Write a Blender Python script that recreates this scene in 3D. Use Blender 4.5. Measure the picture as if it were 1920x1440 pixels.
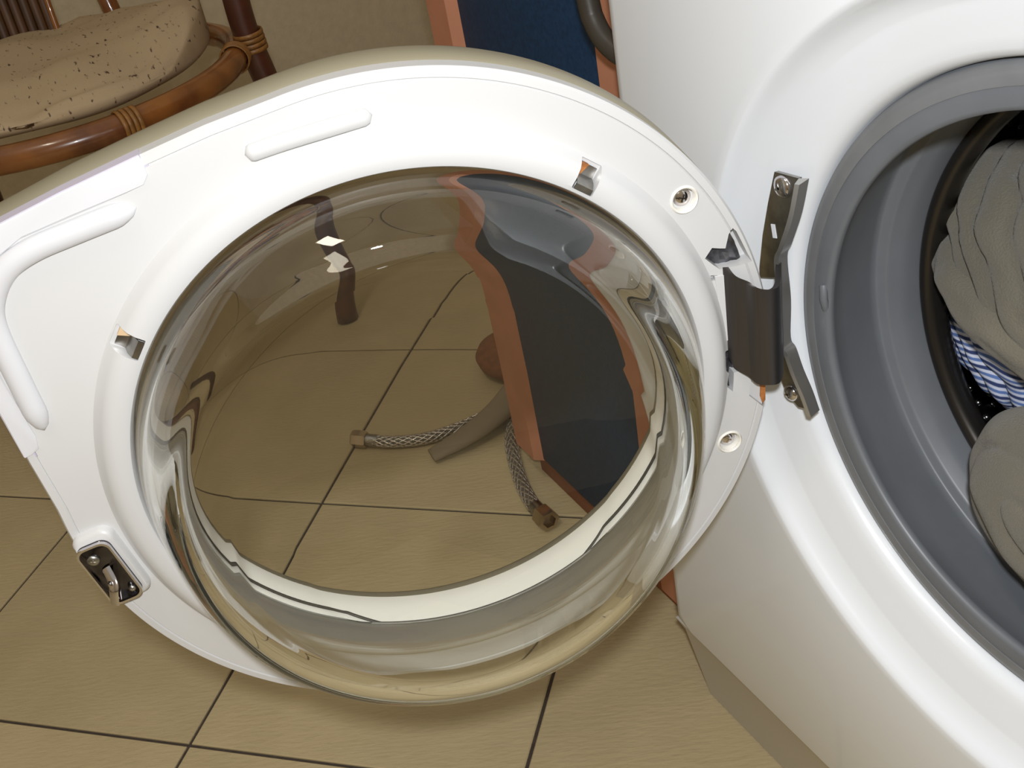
import bpy, bmesh, math, random
from mathutils import Vector, Matrix, noise

random.seed(7)
sc = bpy.context.scene
for o in list(bpy.data.objects):
    bpy.data.objects.remove(o)
COL = sc.collection
PI = math.pi

# ------------------------------------------------------------------ camera
CAM = Vector((0.2367, -0.3252, 0.7688))
R_ = Vector((0.4836, 0.8595, -0.1652)); U_ = Vector((-0.4203, 0.3936, 0.8176)); F_ = Vector((-0.7678, 0.3260, -0.5516))
cd = bpy.data.cameras.new('camera'); cam = bpy.data.objects.new('camera', cd); COL.objects.link(cam)
M = Matrix((( R_.x, U_.x, -F_.x, CAM.x), (R_.y, U_.y, -F_.y, CAM.y), (R_.z, U_.z, -F_.z, CAM.z), (0, 0, 0, 1)))
cam.matrix_world = M
cd.sensor_width = 36.0; cd.lens = 2006.9 / 1920 * 36.0; cd.clip_start = 0.01
sc.camera = cam

# ------------------------------------------------------------------ light
w = bpy.data.worlds.new('room_light'); sc.world = w; w.use_nodes = True
bg = w.node_tree.nodes['Background']; bg.inputs[0].default_value = (1.0, 0.935, 0.82, 1); bg.inputs[1].default_value = 0.40
fl = bpy.data.lights.new('camera_flash', 'POINT'); fl.energy = 17.0; fl.shadow_soft_size = 0.014; fl.color = (0.955, 0.975, 1.0)
flo = bpy.data.objects.new('camera_flash', fl); COL.objects.link(flo); fl.cycles.is_caustics_light = True
flo.location = CAM + U_ * 0.046 + R_ * -0.004 + F_ * -0.06
cl = bpy.data.lights.new('ceiling_light', 'AREA'); cl.shape = 'RECTANGLE'; cl.size = 0.55; cl.size_y = 0.16; cl.energy = 7.5; cl.color = (1.0, 0.9, 0.74)
clo = bpy.data.objects.new('ceiling_light', cl); COL.objects.link(clo); clo.location = (0.18, -0.82, 2.5)
sc.view_settings.view_transform = 'Standard'; sc.view_settings.look = 'None'
sc.view_settings.exposure = 0.0; sc.view_settings.gamma = 1.0; sc.view_settings.use_curve_mapping = False
sc.cycles.transmission_bounces = 24; sc.cycles.glossy_bounces = 16; sc.cycles.max_bounces = 28; sc.cycles.transparent_max_bounces = 16

# ------------------------------------------------------------------ materials
def nodes(m):
    m.use_nodes = True
    nt = m.node_tree
    return nt, nt.nodes['Principled BSDF']

def mat(name, col, rough=0.5, metal=0.0, coat=0.0, var=0.0, vscale=40.0, bump=0.0, bscale=200.0, spec=0.5, stretch=None, sheen=0.0):
    m = bpy.data.materials.new(name)
    nt, b = nodes(m)
    b.inputs['Base Color'].default_value = (*col, 1); b.inputs['Roughness'].default_value = rough
    b.inputs['Metallic'].default_value = metal; b.inputs['Coat Weight'].default_value = coat
    b.inputs['Coat Roughness'].default_value = 0.08
    b.inputs['Specular IOR Level'].default_value = spec
    b.inputs['Sheen Weight'].default_value = sheen
    tc = nt.nodes.new('ShaderNodeTexCoord')
    src = tc.outputs['Object']
    if stretch:
        mp = nt.nodes.new('ShaderNodeMapping'); mp.inputs['Scale'].default_value = stretch
        nt.links.new(src, mp.inputs[0]); src = mp.outputs[0]
    if var > 0:
        n = nt.nodes.new('ShaderNodeTexNoise'); n.inputs['Scale'].default_value = vscale; n.inputs['Detail'].default_value = 5
        nt.links.new(src, n.inputs['Vector'])
        mr = nt.nodes.new('ShaderNodeMapRange'); mr.inputs[1].default_value = 0.3; mr.inputs[2].default_value = 0.7
        mr.inputs[3].default_value = 1 - var; mr.inputs[4].default_value = 1 + var
        nt.links.new(n.outputs[0], mr.inputs[0])
        mx = nt.nodes.new('ShaderNodeVectorMath'); mx.operation = 'SCALE'; mx.inputs[0].default_value = col
        nt.links.new(mr.outputs[0], mx.inputs['Scale']); nt.links.new(mx.outputs[0], b.inputs['Base Color'])
    if bump > 0:
        n2 = nt.nodes.new('ShaderNodeTexNoise'); n2.inputs['Scale'].default_value = bscale; n2.inputs['Detail'].default_value = 3
        nt.links.new(src, n2.inputs['Vector'])
        bp = nt.nodes.new('ShaderNodeBump'); bp.inputs['Strength'].default_value = bump; bp.inputs['Distance'].default_value = 0.002
        nt.links.new(n2.outputs[0], bp.inputs['Height']); nt.links.new(bp.outputs[0], b.inputs['Normal'])
    return m

M_enamel = mat('white_enamel', (0.77, 0.80, 0.84), 0.27, coat=0.35)
M_plastic = mat('white_plastic', (0.580, 0.580, 0.578), 0.36)
M_plastic_cool = mat('handle_plastic', (0.60, 0.603, 0.622), 0.36)
M_tunnel = mat('door_shell', (0.26, 0.235, 0.165), 0.40)
M_cream = mat('cream_plastic', (0.83, 0.80, 0.72), 0.30)
M_rubber = mat('grey_rubber', (0.135, 0.145, 0.16), 0.42, var=0.06, vscale=30)
M_rubber_lip = mat('grey_rubber_lip', (0.165, 0.170, 0.178), 0.36, var=0.08, vscale=40)
M_drum_lip = mat('black_drum_lip', (0.05, 0.045, 0.04), 0.28, metal=0.8)
M_drum = mat('dark_steel', (0.20, 0.20, 0.20), 0.3, metal=1.0)
M_steel = mat('worn_steel', (0.34, 0.33, 0.31), 0.32, metal=1.0, var=0.25, vscale=120)
M_hinge = mat('dark_hinge_steel', (0.085, 0.080, 0.080), 0.40, metal=0.85, var=0.15, vscale=60, stretch=(1, 1, 0.1))
M_bright = mat('bright_steel', (0.75, 0.74, 0.72), 0.22, metal=1.0, var=0.1, vscale=150)
M_chrome = mat('chrome', (0.62, 0.60, 0.62), 0.10, metal=1.0)
M_socket = mat('dark_socket', (0.10, 0.10, 0.11), 0.3, metal=0.6, var=0.6, vscale=160)
M_rust = mat('rust', (0.36, 0.13, 0.03), 0.7, var=0.4, vscale=300)
M_braid = mat('braided_steel', (0.62, 0.58, 0.53), 0.35, metal=0.9, var=0.5, vscale=900)
M_brass = mat('nickel_nut', (0.50, 0.42, 0.32), 0.28, metal=1.0)
M_drainhose = mat('taupe_hose', (0.042, 0.036, 0.028), 0.42, spec=0.3)
M_taupe = mat('taupe_sleeve', (0.26, 0.215, 0.15), 0.6, spec=0.2)
M_blue = mat('blue_laminate', (0.009, 0.033, 0.082), 0.55, var=0.2, vscale=300, spec=0.25)
M_salmon = mat('salmon_wood', (0.46, 0.205, 0.125), 0.55, var=0.08, vscale=20, spec=0.25)
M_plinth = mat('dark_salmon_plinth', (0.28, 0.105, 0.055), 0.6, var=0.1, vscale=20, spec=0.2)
M_knob = mat('brown_knob', (0.22, 0.085, 0.035), 0.65, var=0.2, vscale=120, spec=0.2)
M_wall = mat('plaster_wall', (0.64, 0.555, 0.41), 0.9, var=0.05, vscale=60, bump=0.35, bscale=160, spec=0.1)
M_ceiling = mat('ceiling_paint', (0.7, 0.68, 0.62), 0.9)
M_grout = mat('brown_grout', (0.055, 0.042, 0.032), 0.9, var=0.2, vscale=200)
M_cushion = bpy.data.materials.new('speckled_linen')
M_rattan = None

def mat_tile():
    m = bpy.data.materials.new('tan_floor_tile'); nt, b = nodes(m)
    b.inputs['Roughness'].default_value = 0.52; b.inputs['Specular IOR Level'].default_value = 0.3
    tc = nt.nodes.new('ShaderNodeTexCoord')
    oi = nt.nodes.new('ShaderNodeObjectInfo')
    n = nt.nodes.new('ShaderNodeTexNoise'); n.inputs['Scale'].default_value = 9; n.inputs['Detail'].default_value = 6
    nt.links.new(tc.outputs['Object'], n.inputs['Vector'])
    cr = nt.nodes.new('ShaderNodeValToRGB')
    cr.color_ramp.elements[0].color = (0.440, 0.358, 0.205, 1); cr.color_ramp.elements[0].position = 0.3
    cr.color_ramp.elements[1].color = (0.508, 0.415, 0.245, 1); cr.color_ramp.elements[1].position = 0.7
    nt.links.new(n.outputs[0], cr.inputs[0])
    mr = nt.nodes.new('ShaderNodeMapRange'); mr.inputs[3].default_value = 0.95; mr.inputs[4].default_value = 1.05
    nt.links.new(oi.outputs['Random'], mr.inputs[0])
    sc_ = nt.nodes.new('ShaderNodeVectorMath'); sc_.operation = 'SCALE'
    nt.links.new(cr.outputs[0], sc_.inputs[0]); nt.links.new(mr.outputs[0], sc_.inputs['Scale'])
    nt.links.new(sc_.outputs[0], b.inputs['Base Color'])
    mr_ = nt.nodes.new('ShaderNodeMapping'); mr_.inputs['Rotation'].default_value = (0, 0, -1.06)
    nt.links.new(tc.outputs['Object'], mr_.inputs[0])
    mp = nt.nodes.new('ShaderNodeMapping'); mp.inputs['Scale'].default_value = (70, 260, 70)
    nt.links.new(mr_.outputs[0], mp.inputs[0])
    n2 = nt.nodes.new('ShaderNodeTexNoise'); n2.inputs['Scale'].default_value = 1.0; n2.inputs['Detail'].default_value = 2
    nt.links.new(mp.outputs[0], n2.inputs['Vector'])
    bp = nt.nodes.new('ShaderNodeBump'); bp.inputs['Strength'].default_value = 0.5; bp.inputs['Distance'].default_value = 0.0015
    nt.links.new(n2.outputs[0], bp.inputs['Height']); nt.links.new(bp.outputs[0], b.inputs['Normal'])
    return m
M_tile = mat_tile()

def mat_rattan():
    m = bpy.data.materials.new('brown_rattan'); nt, b = nodes(m)
    b.inputs['Roughness'].default_value = 0.25; b.inputs['Coat Weight'].default_value = 0.4
    tc = nt.nodes.new('ShaderNodeTexCoord')
    n = nt.nodes.new('ShaderNodeTexNoise'); n.inputs['Scale'].default_value = 14; n.inputs['Detail'].default_value = 6
    nt.links.new(tc.outputs['Object'], n.inputs['Vector'])
    cr = nt.nodes.new('ShaderNodeValToRGB')
    cr.color_ramp.elements[0].color = (0.10, 0.030, 0.012, 1); cr.color_ramp.elements[0].position = 0.32
    cr.color_ramp.elements[1].color = (0.30, 0.115, 0.028, 1); cr.color_ramp.elements[1].position = 0.62
    nt.links.new(n.outputs[0], cr.inputs[0]); nt.links.new(cr.outputs[0], b.inputs['Base Color'])
    return m
M_rattan = mat_rattan()
M_rattan_dark = mat('dark_rattan', (0.085, 0.026, 0.014), 0.4, var=0.3, vscale=25, coat=0.2)
M_reed = mat('brown_reed', (0.075, 0.034, 0.014), 0.5, var=0.5, vscale=50, stretch=(1, 1, 0.12))
M_bind = mat('cane_binding', (0.27, 0.125, 0.032), 0.4, var=0.25, vscale=150)

def mat_linen():
    m = M_cushion; nt, b = nodes(m)
    b.inputs['Roughness'].default_value = 0.95; b.inputs['Specular IOR Level'].default_value = 0.1
    tc = nt.nodes.new('ShaderNodeTexCoord')
    mp = nt.nodes.new('ShaderNodeMapping'); mp.inputs['Scale'].default_value = (70, 190, 110)
    nt.links.new(tc.outputs['Object'], mp.inputs[0])
    n = nt.nodes.new('ShaderNodeTexNoise'); n.inputs['Scale'].default_value = 1.0; n.inputs['Detail'].default_value = 3
    nt.links.new(mp.outputs[0], n.inputs['Vector'])
    cr = nt.nodes.new('ShaderNodeValToRGB')
    cr.color_ramp.elements[0].color = (0.09, 0.055, 0.045, 1); cr.color_ramp.elements[0].position = 0.29
    e = cr.color_ramp.elements[1]; e.color = (0.46, 0.355, 0.23, 1); e.position = 0.37
    nt.links.new(n.outputs[0], cr.inputs[0]); nt.links.new(cr.outputs[0], b.inputs['Base Color'])
    n2 = nt.nodes.new('ShaderNodeTexNoise'); n2.inputs['Scale'].default_value = 500
    nt.links.new(tc.outputs['Object'], n2.inputs['Vector'])
    bp = nt.nodes.new('ShaderNodeBump'); bp.inputs['Strength'].default_value = 0.3; bp.inputs['Distance'].default_value = 0.001
    nt.links.new(n2.outputs[0], bp.inputs['Height']); nt.links.new(bp.outputs[0], b.inputs['Normal'])
mat_linen()

def mat_cloth(name, col):
    m = mat(name, col, 0.95, var=0.10, vscale=18, bump=0.5, bscale=900, spec=0.1, sheen=0.25)
    return m
M_greycloth = mat_cloth('grey_jersey', (0.150, 0.138, 0.108))

def mat_stripe():
    m = bpy.data.materials.new('blue_striped_cotton'); nt, b = nodes(m)
    b.inputs['Roughness'].default_value = 0.9; b.inputs['Specular IOR Level'].default_value = 0.1
    tc = nt.nodes.new('ShaderNodeTexCoord')
    wv = nt.nodes.new('ShaderNodeTexWave'); wv.wave_type = 'BANDS'; wv.bands_direction = 'Z'
    wv.inputs['Scale'].default_value = 38; wv.inputs['Distortion'].default_value = 3.0; wv.inputs['Detail'].default_value = 1; wv.inputs['Detail Scale'].default_value = 0.6
    nt.links.new(tc.outputs['Object'], wv.inputs['Vector'])
    cr = nt.nodes.new('ShaderNodeValToRGB')
    cr.color_ramp.elements[0].color = (0.04, 0.06, 0.16, 1); cr.color_ramp.elements[0].position = 0.10
    cr.color_ramp.elements[1].color = (0.62, 0.66, 0.80, 1); cr.color_ramp.elements[1].position = 0.30
    e = cr.color_ramp.elements.new(0.80); e.color = (0.60, 0.64, 0.78, 1)
    e = cr.color_ramp.elements.new(0.92); e.color = (0.12, 0.20, 0.45, 1)
    nt.links.new(wv.outputs[0], cr.inputs[0]); nt.links.new(cr.outputs[0], b.inputs['Base Color'])
    return m
M_stripe = mat_stripe()

def mat_glass():
    m = bpy.data.materials.new('clear_glass'); nt = None
    m.use_nodes = True; nt = m.node_tree; nt.nodes.clear()
    out = nt.nodes.new('ShaderNodeOutputMaterial'); g = nt.nodes.new('ShaderNodeBsdfGlass')
    g.inputs['IOR'].default_value = 1.5; g.inputs['Roughness'].default_value = 0.0; g.inputs['Color'].default_value = (0.992, 0.997, 0.988, 1)
    nt.links.new(g.outputs[0], out.inputs[0])
    return m
def mat_pane():
    # parallel flat plate: passes light straight, mirrors by Fresnel
    m = bpy.data.materials.new('flat_glass_plate'); m.use_nodes = True; nt = m.node_tree; nt.nodes.clear()
    out = nt.nodes.new('ShaderNodeOutputMaterial'); t = nt.nodes.new('ShaderNodeBsdfTransparent'); t.inputs[0].default_value = (0.93, 0.935, 0.90, 1)
    gl = nt.nodes.new('ShaderNodeBsdfGlossy'); gl.inputs['Roughness'].default_value = 0.015
    fr = nt.nodes.new('ShaderNodeFresnel'); fr.inputs['IOR'].default_value = 1.45
    mx = nt.nodes.new('ShaderNodeMixShader')
    geo = nt.nodes.new('ShaderNodeNewGeometry')
    # the plate's back faces see the same Fresnel as its front faces
    nt.links.new(fr.outputs[0], mx.inputs[0]); nt.links.new(t.outputs[0], mx.inputs[1]); nt.links.new(gl.outputs[0], mx.inputs[2])
    nt.links.new(mx.outputs[0], out.inputs[0])
    nt.nodes.remove(geo)
    return m
M_glass = mat_glass(); M_pane = mat_pane()

# ------------------------------------------------------------------ helpers
BASE = {}
def thing(name, label, cat, base, group=None):
    o = bpy.data.objects.new(name, None); o.empty_display_size = 0.05
    COL.objects.link(o); o.location = base
    o['label'] = label; o['category'] = cat
    if group: o['group'] = group
    BASE[o.name] = Vector(base)
    return o

def tag(o, label=None, cat=None, group=None, kind=None):
    if label: o['label'] = label
    if cat: o['category'] = cat
    if group: o['group'] = group
    if kind: o['kind'] = kind
    return o

def link(name, bm, m, parent=None, angle=35, recalc=True, base=None):
    if recalc: bmesh.ops.recalc_face_normals(bm, faces=bm.faces[:])
    me = bpy.data.meshes.new(name)
    b = BASE.get(parent.name) if parent else (Vector(base) if base is not None else None)
    if b is None and parent is not None: b = Vector((0, 0, 0))
    if b is not None: bmesh.ops.translate(bm, verts=bm.verts[:], vec=-b)
    bm.to_mesh(me); bm.free()
    for mm in (m if isinstance(m, (list, tuple)) else [m]): me.materials.append(mm)
    me.polygons.foreach_set('use_smooth', [True] * len(me.polygons))
    if angle < 180: me.set_sharp_from_angle(angle=math.radians(angle))
    o = bpy.data.objects.new(name, me); COL.objects.link(o)
    if parent:
        o.parent = parent; BASE[o.name] = b
    elif base is not None: o.location = base
    return o

def sub(part):            # sub-parts share the base of their part
    return part

def grid(bm, rows, close_u=True, close_v=False, mi=0):
    """rows: list of lists of points; every row has the same count"""
    vs = [[bm.verts.new(p) for p in r] for r in rows]
    nr, nc = len(vs), len(vs[0])
    for i in range(nr if close_v else nr - 1):
        for j in range(nc if close_u else nc - 1):
            a, b = vs[i], vs[(i + 1) % nr]
            f = bm.faces.new((a[j], a[(j + 1) % nc], b[(j + 1) % nc], b[j])); f.material_index = mi
    return vs

def box(bm, c, size, ax=None, bevel=0.0, mi=0):
    ax = ax or (Vector((1, 0, 0)), Vector((0, 1, 0)), Vector((0, 0, 1)))
    c = Vector(c); s = [x / 2 for x in size]
    vs = [bm.verts.new(c + ax[0] * (s[0] * i) + ax[1] * (s[1] * j) + ax[2] * (s[2] * k)) for i in (-1, 1) for j in (-1, 1) for k in (-1, 1)]
    fs = []
    for q in ((0, 1, 3, 2), (4, 6, 7, 5), (0, 4, 5, 1), (2, 3, 7, 6), (0, 2, 6, 4), (1, 5, 7, 3)):
        f = bm.faces.new([vs[i] for i in q]); f.material_index = mi; fs.append(f)
    if bevel > 0:
        es = list({e for f in fs for e in f.edges})
        bmesh.ops.bevel(bm, geom=es, offset=bevel, segments=2, affect='EDGES', profile=0.5)

def spline(pts, n=8):
    pts = [Vector(p) for p in pts]
    if len(pts) < 3:
        return [pts[0].lerp(pts[1], i / n) for i in range(n + 1)]
    out = []
    P = [2 * pts[0] - pts[1]] + pts + [2 * pts[-1] - pts[-2]]
    for i in range(1, len(P) - 2):
        for k in range(n):
            t = k / n; a, b, c, d = P[i - 1], P[i], P[i + 1], P[i + 2]
            out.append(0.5 * ((2 * b) + (c - a) * t + (2 * a - 5 * b + 4 * c - d) * t * t + (-a + 3 * b - 3 * c + d) * t ** 3))
    out.append(pts[-1])
    return out

def tube(bm, path, r, seg=14, cap=True, flat=1.0, up=None):
    path = [Vector(p) for p in path]
    n = len(path)
    rad = r if callable(r) else (lambda t: r)
    rows = []
    nrm = None
    for i, p in enumerate(path):
        t = (path[min(i + 1, n - 1)] - path[max(i - 1, 0)]).normalized()
        if nrm is None:
            a = up or Vector((0, 0, 1))
            if abs(t.dot(a)) > 0.95: a = Vector((1, 0, 0))
            nrm = (a - t * a.dot(t)).normalized()
        else:
            nrm = (nrm - t * nrm.dot(t)).normalized()
        bn = t.cross(nrm)
        rr = rad(i / (n - 1))
        rows.append([p + nrm * (rr * flat * math.sin(2 * PI * k / seg)) + bn * (rr * math.cos(2 * PI * k / seg)) for k in range(seg)])
    vs = grid(bm, rows)
    if cap:
        for row, c in ((vs[0], path[0]), (vs[-1], path[-1])):
            bm.faces.new(row)
    return vs

def lathe(bm, prof, fr, n=128, close_v=False, mi=0):
    """prof: (radius, height); fr(r*cos, r*sin, h) -> world"""
    return grid(bm, [[fr(r * math.cos(2 * PI * k / n), r * math.sin(2 * PI * k / n), h) for k in range(n)] for r, h in prof], close_v=close_v, mi=mi)

def prism(bm, outline, fr, n0, n1, bevel=0.0):
    """outline: 2D points; extruded between heights n0 and n1 in frame fr"""
    k = len(outline)
    cx = sum(p[0] for p in outline) / k; cy = sum(p[1] for p in outline) / k
    def shrink(p, d):
        l = math.hypot(p[0] - cx, p[1] - cy) or 1
        return (p[0] - (p[0] - cx) / l * d, p[1] - (p[1] - cy) / l * d)
    rows = [(0, n0), (0, n1 - bevel * (1 if n1 > n0 else -1))]
    if bevel: rows.append((bevel, n1))
    vs = [[bm.verts.new(fr(*shrink(p, d), h)) for p in outline] for d, h in rows]
    for i in range(len(vs) - 1):
        for j in range(k):
            bm.faces.new((vs[i][j], vs[i][(j + 1) % k], vs[i + 1][(j + 1) % k], vs[i + 1][j]))
    bm.faces.new(vs[0]); bm.faces.new(vs[-1])

def rrect(cx, cy, a, b, r, ang=0.0, n=6):
    out = []
    for sx, sy, t0 in ((1, 1, 0), (-1, 1, PI / 2), (-1, -1, PI), (1, -1, 3 * PI / 2)):
        for k in range(n + 1):
            t = t0 + PI / 2 * k / n
            out.append((sx * (a - r) + r * math.cos(t), sy * (b - r) + r * math.sin(t)))
    c, s = math.cos(ang), math.sin(ang)
    return [(cx + c * x - s * y, cy + s * x + c * y) for x, y in out]

def cut(obj, cutters):
    """boolean difference with temporary cutters, done once on the mesh data"""
    for c in cutters:
        md = obj.modifiers.new('b', 'BOOLEAN'); md.operation = 'DIFFERENCE'; md.solver = 'EXACT'; md.object = c
    dg = bpy.context.evaluated_depsgraph_get(); dg.update()
    me = bpy.data.meshes.new_from_object(obj.evaluated_get(dg))
    obj.modifiers.clear(); old = obj.data; nm = old.name; obj.data = me; bpy.data.meshes.remove(old); me.name = nm
    me.polygons.foreach_set('use_smooth', [True] * len(me.polygons)); me.set_sharp_from_angle(angle=math.radians(30))
    for c in cutters:
        d = c.data; bpy.data.objects.remove(c); bpy.data.meshes.remove(d)

# ------------------------------------------------------------------ floor and walls
TILE = 0.3207; TYAW = 2.3702; TO = Vector((-0.5271, -0.3906, 0))
e1 = Vector((math.cos(TYAW), math.sin(TYAW), 0)); e2 = Vector((-math.sin(TYAW), math.cos(TYAW), 0))
bm = bmesh.new(); box(bm, (-0.19, -0.75, -0.0125), (3.58, 2.9, 0.020)); 
flr = link('floor', bm, M_grout, angle=30); tag(flr, kind='structure')
me_tile = None
for i in range(-7, 9):
    for j in range(-8, 9):
        c = TO + e1 * ((i + 0.5) * TILE) + e2 * ((j + 0.5) * TILE)
        if not (-2.12 < c.x < 0.95 and -1.75 < c.y < 0.78): continue
        if c.x < -2.0 and c.y > 0.65: continue
        if me_tile is None:
            bm = bmesh.new(); h = TILE / 2 - 0.0017
            rows = []
            for d, z in ((0, -0.006), (0, -0.0010), (0.0010, 0.0)):
                k = h - d
                rows.append([e1 * (k * x) + e2 * (k * y) + Vector((0, 0, z)) for x, y in ((-1, -1), (1, -1), (1, 1), (-1, 1))])
            vs = grid(bm, rows); bm.faces.new(vs[0]); bm.faces.new(vs[-1])
            t = link('tile', bm, M_tile, angle=30); me_tile = t.data
        else:
            t = bpy.data.objects.new('tile', me_tile); COL.objects.link(t)
        t.parent = flr; t.location = c

WX, WY = -1.93, 0.60
bm = bmesh.new(); box(bm, (WX - 0.15, -0.75, 1.245), (0.3, 2.9, 2.51)); tag(link('wall_left', bm, M_wall, angle=30), kind='structure')
bm = bmesh.new(); box(bm, (-0.19, WY + 0.15, 1.245), (3.58, 0.3, 2.51)); tag(link('wall_back', bm, M_wall, angle=30), kind='structure')

for nm, c, sz in (('wall_right', (1.65, -0.75, 1.245), (0.1, 2.9, 2.51)), ('wall_front', (-0.19, -2.15, 1.245), (3.58, 0.1, 2.51))):
    bm = bmesh.new(); box(bm, c, sz); tag(link(nm, bm, M_wall, angle=30), kind='structure')

# ------------------------------------------------------------------ washing machine
ZC = 0.449
wm = thing('washing_machine', 'white front loading washing machine with its round glass door swung open', 'washing machine', (0, 0.25, 0))
XL, XR, ZB, ZT, YB = -0.2975, 0.2975, 0.10, 0.85, 0.55
def mf(x, z, y): return Vector((x, y, ZC + z))      # frame of the porthole: y grows into the machine
# front panel with its round recess
N = 160
def rectpt(t, x0, x1, z0, z1):
    c, s = math.cos(t), math.sin(t)
    k = min((x1 / c) if c > 1e-9 else ((x0 / c) if c < -1e-9 else 9), (z1 / s) if s > 1e-9 else ((z0 / s) if s < -1e-9 else 9))
    return c * k, s * k
# make sure that the corners are hit exactly
ths = [2 * PI * k / N for k in range(N)]
for cx, cz in ((XR, ZT - ZC), (XL, ZT - ZC), (XL, ZB - ZC), (XR, ZB - ZC)):
    a = math.atan2(cz, cx) % (2 * PI); k = min(range(N), key=lambda i: abs(ths[i] - a)); ths[k] = a
RIM = [(0.2090, 0.0), (0.2075, 0.0006), (0.2058, 0.0022), (0.2040, 0.0050), (0.2016, 0.0082), (0.1985, 0.0112), (0.1955, 0.0130), (0.1938, 0.0141), (0.1926, 0.0147),
       (0.1912, 0.0152), (0.1850, 0.0178), (0.1775, 0.0205), (0.1722, 0.0225), (0.1695, 0.0245), (0.1678, 0.0275), (0.1667, 0.032), (0.1662, 0.040)]
bm = bmesh.new()
rows = []
BV = 0.016
for dd, y in ((0.0, YB), (0.0, BV), (BV * 0.076, BV * 0.617), (BV * 0.293, BV * 0.293), (BV * 0.617, BV * 0.076), (BV, 0.0)):
    rows.append([mf(*rectpt(t, XL + dd, XR - dd, ZB - ZC + dd * 0.5, ZT - ZC - dd), y) for t in ths])
rows.append([mf(0.214 * math.cos(t), 0.214 * math.sin(t), 0.0) for t in ths])
for r, y in RIM: rows.append([mf(r * math.cos(t), r * math.sin(t), y) for t in ths])
vs = grid(bm, rows)
bm.faces.new(vs[0])
body = link('cabinet_body', bm, M_enamel, wm, angle=40)
# plinth, slightly narrower at the floor
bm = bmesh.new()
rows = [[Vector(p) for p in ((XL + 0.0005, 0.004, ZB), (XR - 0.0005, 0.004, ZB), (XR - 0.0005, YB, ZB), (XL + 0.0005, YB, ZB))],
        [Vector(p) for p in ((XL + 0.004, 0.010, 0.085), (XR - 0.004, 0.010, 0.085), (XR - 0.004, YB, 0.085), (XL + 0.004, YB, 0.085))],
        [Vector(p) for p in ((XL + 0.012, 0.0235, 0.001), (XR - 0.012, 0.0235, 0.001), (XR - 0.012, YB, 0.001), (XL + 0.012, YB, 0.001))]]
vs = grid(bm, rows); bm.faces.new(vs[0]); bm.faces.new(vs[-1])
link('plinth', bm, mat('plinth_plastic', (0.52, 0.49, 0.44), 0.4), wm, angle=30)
# rubber gasket: one lathed sleeve with its folds
GAS = [(0.1675, 0.040), (0.1662, 0.033), (0.1640, 0.0295), (0.1605, 0.0285), (0.1530, 0.0292), (0.1480, 0.0290), (0.1458, 0.0300), (0.1452, 0.0325), (0.1466, 0.0352),
       (0.1490, 0.038), (0.1530, 0.048), (0.1572, 0.062), (0.1602, 0.074), (0.1612, 0.0790), (0.1600, 0.0805), (0.1560, 0.0812), (0.1545, 0.083), (0.1535, 0.0865),
       (0.1520, 0.0885), (0.1508, 0.094), (0.1500, 0.1005), (0.1500, 0.112), (0.158, 0.118)]
bm = bmesh.new(); lathe(bm, GAS, mf, 192)
gasket = link('door_gasket', bm, M_rubber, wm, angle=60)
gasket['label'] = 'grey rubber door gasket'
bm = bmesh.new()
lathe(bm, [(0.1655, 0.0312), (0.1640, 0.0289), (0.1605, 0.0280), (0.1560, 0.0284), (0.1560, 0.0300), (0.1640, 0.0305)], mf, 192, close_v=True)
link('gasket_lip', bm, M_rubber_lip, wm, angle=60)
# small drain nub on the gasket lip
bm = bmesh.new()
a = math.radians(176)
tube(bm, [mf(0.149 * math.cos(a), 0.149 * math.sin(a) + 0.006, 0.0292), mf(0.1465 * math.cos(a), 0.1465 * math.sin(a), 0.027), mf(0.149 * math.cos(a), 0.149 * math.sin(a) - 0.010, 0.031)], 0.0022, 8)
link('gasket_nub', bm, M_rubber, wm, angle=60)
# drum
bm = bmesh.new()
c0, cy0, rr = 0.1462, 0.1085, 0.0056
lathe(bm, [(c0 + rr * math.cos(2 * PI * k / 14), cy0 + rr * 1.5 * math.sin(2 * PI * k / 14)) for k in range(14)], mf, 192, close_v=True)
link('drum_lip', bm, M_drum_lip, wm, angle=60)
bm = bmesh.new()
lathe(bm, [(0.1480, 0.1130), (0.190, 0.120), (0.228, 0.128), (0.2365, 0.138), (0.2365, 0.400), (0.230, 0.412), (0.12, 0.42), (0.02, 0.425)], mf, 128)
vs = [v for v in bm.verts if abs(v.co.y - 0.425) < 1e-6]
bmesh.ops.contextual_create(bm, geom=vs)
drum = link('drum', bm, M_drum, wm, angle=50)
bm = bmesh.new()
for row in range(18):
    y = 0.148 + row * 0.0115
    for k in range(44):
        a = math.radians(110 + k * 2.8 + (1.4 if row % 2 else 0))
        c = mf(0.2355 * math.cos(a), 0.2355 * math.sin(a), y)
        bmesh.ops.create_icosphere(bm, subdivisions=1, radius=0.0030, matrix=Matrix.Translation(c))
o = link('drum_dimples', bm, M_bright, wm, angle=180); o['kind'] = 'stuff'

# ------------------------------------------------------------------ door
TH = 1.8503
DU = Vector((math.cos(TH), -math.sin(TH), 0)); DN = Vector((math.sin(TH), math.cos(TH), 0)); DZ = Vector((0, 0, 1))
DC = Vector((-0.1990, -0.1903, ZC))
def dfr(u, w_, n): return DC + DU * u + DZ * w_ + DN * n
R0 = 0.1885
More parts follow.
